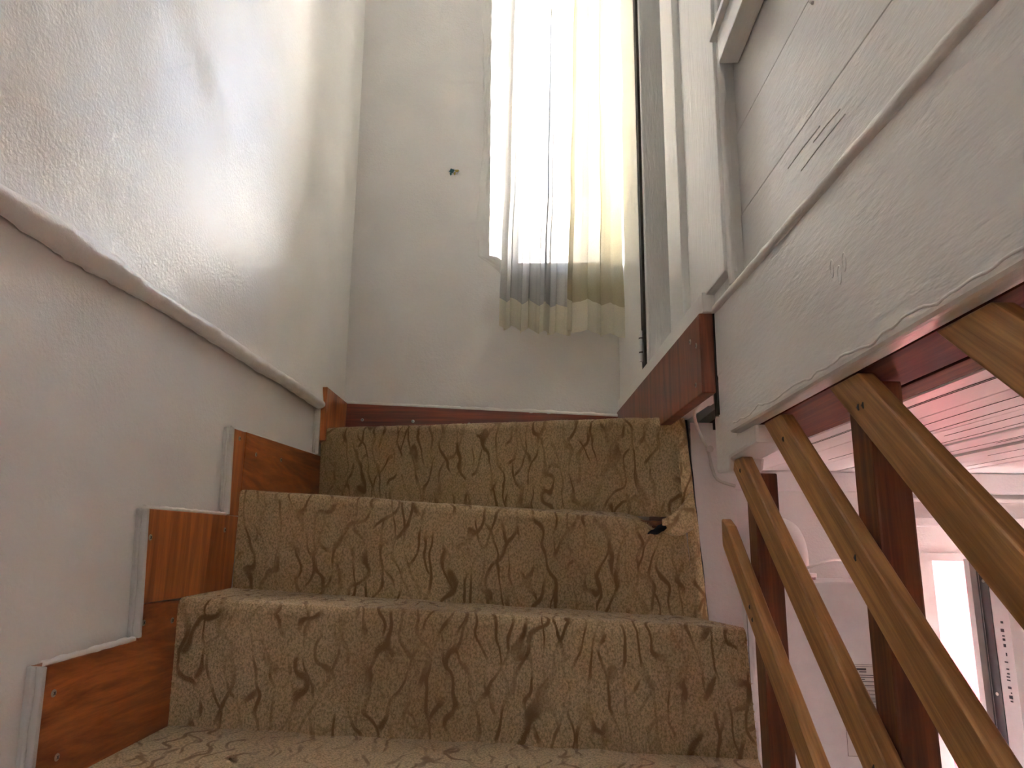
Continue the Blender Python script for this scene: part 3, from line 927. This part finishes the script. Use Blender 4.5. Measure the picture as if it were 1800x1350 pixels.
# folded flap at the worn corner and the dark split under it
def flap(u, v):
    x = 0.232 + 0.058 * u
    zc = 0.040 + 0.030 * u - 0.010 * math.sin(math.pi * u)
    h = 0.012 + 0.024 * u
    a = math.pi * v
    return (x, 1.386 - 0.016 * math.sin(a) * (0.4 + u) + wob((x, v, 0), 0.004, 30, 115), zc - 0.004 + h * math.cos(a) * -1)
obj('folded_flap', MB().grid(flap, 24, 10), 'carpet', carpet, smooth=True, recalc=False)
pts = [(0.205 + 0.050 * t, 1.386 - 0.004 * t, 0.020 + 0.020 * t + wob((t, 0, 0), 0.003, 5, 116)) for t in np.linspace(0, 1, 14)]
obj('split', MB().tube(pts, [0.001 + 0.006 * math.sin(math.pi * t) for t in np.linspace(0, 1, 14)], 7), 'backing', carpet, smooth=True)

# ------------------------------------------------------------------ balustrade: sloping rails on posts
rl = thing('stair_railing', 'brown wooden balustrade of sloping rails on square posts', 'railing', (0.32, 0.5, -1.9))
SL = 0.81
RX = 0.298
FACE, TH = 0.056, 0.017
def rail(c, cut, kind, y_low=-0.62):
    b0 = (y_low, c + SL * y_low)
    t0 = (y_low, c + FACE + SL * y_low)
    if kind == 'soffit':
        yb = (cut - c) / SL
        yt = (cut - c - FACE) / SL
        poly = [b0, (yb, cut), (yt, cut), t0]
    else:
        poly = [b0, (cut, c + SL * cut), (cut, c + FACE + SL * cut - 0.012), (cut - 0.03, c + FACE + SL * (cut - 0.03)), t0]
    r = obj('rail', MB().prism_yz(poly, RX, RX + TH), 'rail_wood', rl, bevel=0.0035, seg=3)
    return r
RC = [-0.972, -0.787, -0.610, -0.432, -0.268]
r1 = rail(RC[0], 1.200, 'plumb')
r2 = rail(RC[1], 0.130, 'soffit')
r3 = rail(RC[2], 0.1615, 'soffit')
r4 = rail(RC[3], 0.1615, 'soffit')
r5 = rail(RC[4], 0.1615, 'soffit')
def nail(parent, c, y, h=0.03):
    z = c + SL * y + h
    obj('nail_hole', MB().tube([(RX - 0.0008, y, z - 0.003), (RX - 0.0010, y + 0.001, z), (RX - 0.0008, y, z + 0.003)], [0.0006, 0.0012, 0.0005], 7), 'ink', parent)
nail(r1, RC[0], 1.06); nail(r1, RC[0], 1.05, 0.022)
nail(r2, RC[1], 1.07); nail(r2, RC[1], 0.70)
nail(r3, RC[2], 0.875); nail(r3, RC[2], 0.70, 0.034)
nail(r4, RC[3], 0.655); nail(r4, RC[3], 0.665, 0.022)
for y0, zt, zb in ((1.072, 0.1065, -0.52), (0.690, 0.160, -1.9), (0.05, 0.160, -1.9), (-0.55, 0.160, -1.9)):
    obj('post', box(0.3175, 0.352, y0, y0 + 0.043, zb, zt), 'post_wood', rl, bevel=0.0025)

# ------------------------------------------------------------------ curtains
def curtain(name, label, x0t, x1t, x0b, x1b, zt, zb0, zb1, y0, amp, waves, mat, hem_h, seed, skew=0.0):
    cu = thing(name, label, 'curtain', ((x0b + x1b) / 2, y0, zb0))
    ph = [random.uniform(-0.5, 0.5) for _ in range(8)]
    def fold(u, t, extra=0.0):
        ap = amp * (0.75 + 0.55 * t)
        w = waves * 2 * math.pi * (u + 0.035 * math.sin(2 * math.pi * u * 1.7 + ph[0]) + 0.02 * math.sin(2 * math.pi * u * 3.1 + ph[1]))
        s = math.sin(w + ph[2])
        s = math.copysign(abs(s) ** 0.75, s)
        d = ap * (s * (0.75 + 0.35 * math.sin(5 * u + ph[3])) + 0.06 * math.sin(2.6 * w + ph[4]))
        xx = 0.30 * amp * math.sin(2 * w + ph[5]) * (0.6 + 0.6 * t)
        xt = x0t + (x1t - x0t) * u
        xb = x0b + (x1b - x0b) * u
        tt = t ** 1.6
        return xt + (xb - xt) * tt + xx, y0 + d - extra
    def fn(u, v):
        zb = zb0 + (zb1 - zb0) * u + wob((u * 9, seed, 0), 0.006, 1.0, seed)
        t = v * (1 - (hem_h - 0.004) / (zt - zb))
        x, y = fold(u, t)
        return (x + wob((x, 0, t * 2), 0.004, 4, seed), y, zt + (zb - zt) * t)
    body = obj('cloth', MB().grid(fn, 260, 60), mat, cu, smooth=True, recalc=False)
    def hemf(u, v):
        zb = zb0 + (zb1 - zb0) * u + wob((u * 9, seed, 0), 0.006, 1.0, seed)
        z = zb - 0.0005 + hem_h * (1 - v)
        t = (zt - z) / (zt - zb)
        x, y = fold(u, min(t, 1), 0.0015)
        return (x + wob((x, 0, t * 2), 0.004, 4, seed), y, z)
    obj('hem', MB().grid(hemf, 260, 8), 'hem_cloth', cu, smooth=True, recalc=False)
    obj('heading', MB().tube([(x0t - 0.005, y0, zt + 0.004), (x1t + 0.003, y0, zt + 0.004)], 0.007, 8), 'hem_cloth', cu)
    return cu
curtain('sheer_curtain', 'white see-through curtain glowing over the left of the window', -0.094, 0.105, -0.112, 0.085, 1.93, 0.592, 0.568, 1.915, 0.018, 4.6, 'sheer_cloth', 0.082, 3)
curtain('cream_curtain', 'cream thicker curtain hanging at the right of the window', 0.098, 0.222, 0.070, 0.226, 1.93, 0.575, 0.553, 1.880, 0.017, 2.1, 'cream_cloth', 0.088, 8)
tag(obj('curtain_rod', MB().tube([(-0.16, 1.898, 1.945), (0.2265, 1.898, 1.945)], 0.006, 10), 'plastic_white', None, smooth=True), 'thin white rod carrying the two curtains', 'curtain rod')

# ------------------------------------------------------------------ boiler, flue and cables in the lower room
bo = thing('boiler', 'white wall-hung water heater behind the balustrade, printed label on its front', 'water heater', (0.68, 1.9, -0.80))
BX0, BX1, BY, BZ0, BZ1 = 0.500, 0.812, 1.78, -0.80, -0.079
body = obj('casing', box(BX0, BX1, BY, 2.02, BZ0, BZ1), 'boiler_white', bo, bevel=0.008, seg=3)
obj('front_seam', box(BX0 - 0.0008, BX1 + 0.0008, BY + 0.028, BY + 0.031, BZ0 + 0.01, BZ1 - 0.004), 'gasket', body)
lab = obj('label_sheet', box(0.700, 0.7835, BY - 0.0010, BY + 0.001, -0.46, -0.262), 'sticker_paper', bo)
def mark(x0, x1, z0, z1):
    obj('print_line', box(x0, x1, BY - 0.0014, BY - 0.0006, z0, z1), 'ink', lab)
def frame_mark(x0, x1, z0, z1, t=0.0006):
    mb = MB()
    for a in ((x0, x1, z0, z0 + t), (x0, x1, z1 - t, z1), (x0, x0 + t, z0, z1), (x1 - t, x1, z0, z1)):
        mb.box(a[0], a[1], BY - 0.0014, BY - 0.0006, a[2], a[3])
    obj('print_box', mb, 'ink', lab)
frame_mark(0.7008, 0.7825, -0.459, -0.2632)
frame_mark(0.704, 0.780, -0.312, -0.267)
mark(0.728, 0.757, -0.2755, -0.271)
mark(0.741, 0.757, -0.2800, -0.2780)
for q, (a, b) in enumerate(((0.712, 0.776), (0.712, 0.774), (0.716, 0.752), (0.712, 0.778), (0.718, 0.772))):
    mark(a, b, -0.2870 - q * 0.0045 - (0.004 if q == 4 else 0), -0.2855 - q * 0.0045 - (0.004 if q == 4 else 0))
frame_mark(0.756, 0.778, -0.3285, -0.3185)
frame_mark(0.759, 0.775, -0.3270, -0.3200)
mark(0.742, 0.753, -0.3245, -0.3225)
frame_mark(0.757, 0.776, -0.3440, -0.3345)
for q in range(3):
    mark(0.759, 0.774, -0.3425 + q * 0.0028, -0.3417 + q * 0.0028)
mark(0.745, 0.753, -0.3390, -0.3375)
frame_mark(0.728, 0.779, -0.3680, -0.3480)
# seven-segment digits printed on the label
def digit(x, z, segs, w=0.0070, h=0.0130, t=0.0013):
    S = {'a': (0, w, h - t, h), 'd': (0, w, 0, t), 'g': (0, w, h / 2 - t / 2, h / 2 + t / 2), 'f': (0, t, h / 2, h), 'e': (0, t, 0, h / 2), 'b': (w - t, w, h / 2, h), 'c': (w - t, w, 0, h / 2)}
    mb = MB()
    for s in segs:
        a = S[s]
        mb.box(x + a[0], x + a[1], BY - 0.0014, BY - 0.0006, z + a[2], z + a[3])
    obj('printed_digit', mb, 'ink', lab)
digit(0.7525, -0.3645, 'afgcd')
digit(0.7630, -0.3645, 'abcdefg')
mark(0.7728, 0.7740, -0.3600, -0.3585)
mark(0.7728, 0.7740, -0.3545, -0.3530)
fl = thing('flue_elbow', 'white flue elbow rising from the water heater into the wall', 'pipe', (0.63, 1.90, -0.078))
pts, n = [], 12
for k in range(n + 1):
    a = k / n * math.pi / 2
    pts.append((0.638, 1.895 + 0.06 * (1 - math.cos(a)), -0.03 + 0.06 * math.sin(a)))
pts = [(0.638, 1.895, -0.068)] + pts + [(0.638, 2.038, 0.03)]
obj('pipe', MB().tube(pts, 0.046, 22), 'plastic_white', fl, smooth=True)
obj('flange', MB().tube([(0.638, 1.895, -0.0725), (0.638, 1.895, -0.0635)], 0.062, 22), 'plastic_white', fl)
obj('seal', MB().tube([(0.638, 1.895, -0.0785), (0.638, 1.895, -0.0725)], 0.060, 22), 'hardware', fl)
pts = [(0.60, 1.84, -0.058), (0.66, 1.845, -0.050), (0.71, 1.86, -0.035), (0.76, 1.90, -0.030), (0.82, 1.98, -0.04), (0.86, 2.03, -0.06)]
def smooth_path(p, n=6):
    out = []
    p = [Vector(q) for q in p]
    for i in range(len(p) - 1):
        p0, p1, p2, p3 = p[max(i - 1, 0)], p[i], p[i + 1], p[min(i + 2, len(p) - 1)]
        for k in range(n):
            t = k / n
            out.append(0.5 * ((2 * p1) + (p2 - p0) * t + (2 * p0 - 5 * p1 + 4 * p2 - p3) * t * t + (3 * p1 - p0 - 3 * p2 + p3) * t ** 3))
    out.append(p[-1])
    return out
tag(obj('heater_cable', MB().tube(smooth_path(pts), 0.0035, 7), 'cable_white', None, smooth=True), 'white cable passing in front of the flue elbow', 'cable')

wc = thing('white_cable', 'thin white painted cable clipped down the gap at the end of the right skirting board', 'cable', (0.33, 1.38, 0.11))
pts = [(0.272, 1.128, 0.392), (0.276, 1.150, 0.360), (0.2745, 1.165, 0.30), (0.2755, 1.175, 0.25), (0.292, 1.34, 0.245), (0.318, 1.405, 0.209), (0.331, 1.412, 0.187), (0.338, 1.412, 0.149), (0.348, 1.410, 0.126), (0.380, 1.408, 0.114)]
obj('cord', MB().tube(smooth_path(pts), 0.0032, 7), 'cable_white', wc, smooth=True)
obj('clip', MB().tube([(0.2715, 1.160, 0.316), (0.2775, 1.160, 0.316)], 0.0065, 8), 'cable_white', wc)
obj('clip', MB().tube([(0.3345, 1.405, 0.186), (0.3345, 1.418, 0.186)], 0.0070, 8), 'cable_white', wc)

# ------------------------------------------------------------------ sticker on the back wall
sx, sz = -0.272, 1.118
sk_ = thing('wall_sticker', 'tiny blue-green and yellow sticker on the bare back wall', 'sticker', (sx, YB - 0.006, sz - 0.02))
def blob(name, cx, cz, rx, rz, mat, y, n=16, lobes=0, seed=0):
    ps = []
    for k in range(n):
        a = 2 * math.pi * k / n
        q = 1 + 0.18 * math.sin(lobes * a + seed)
        ps.append((cx + rx * q * math.cos(a), cz + rz * q * math.sin(a)))
    vs = [(x, y - 0.0008, z) for x, z in ps] + [(x, y + 0.004, z) for x, z in ps]
    fs = [tuple(range(n)), tuple(range(2 * n - 1, n - 1, -1))] + [(i, i + n, (i + 1) % n + n, (i + 1) % n) for i in range(n)]
    obj(name, MB().add(vs, fs), mat, sk_)
ys = YB - 0.0075
blob('paper', sx, sz - 0.001, 0.016, 0.0085, 'sticker_paper', ys, 24, 5)
blob('patch', sx - 0.005, sz + 0.001, 0.0075, 0.0068, 'sticker_teal', ys - 0.0006, 18, 4)
blob('patch', sx + 0.010, sz + 0.001, 0.0065, 0.0042, 'sticker_yellow', ys - 0.0006, 14, 3)
blob('patch', sx - 0.008, sz - 0.008, 0.0030, 0.0045, 'sticker_teal', ys - 0.0007, 12, 2)
blob('patch', sx + 0.004, sz - 0.007, 0.0030, 0.0045, 'sticker_yellow', ys - 0.0007, 12, 2)
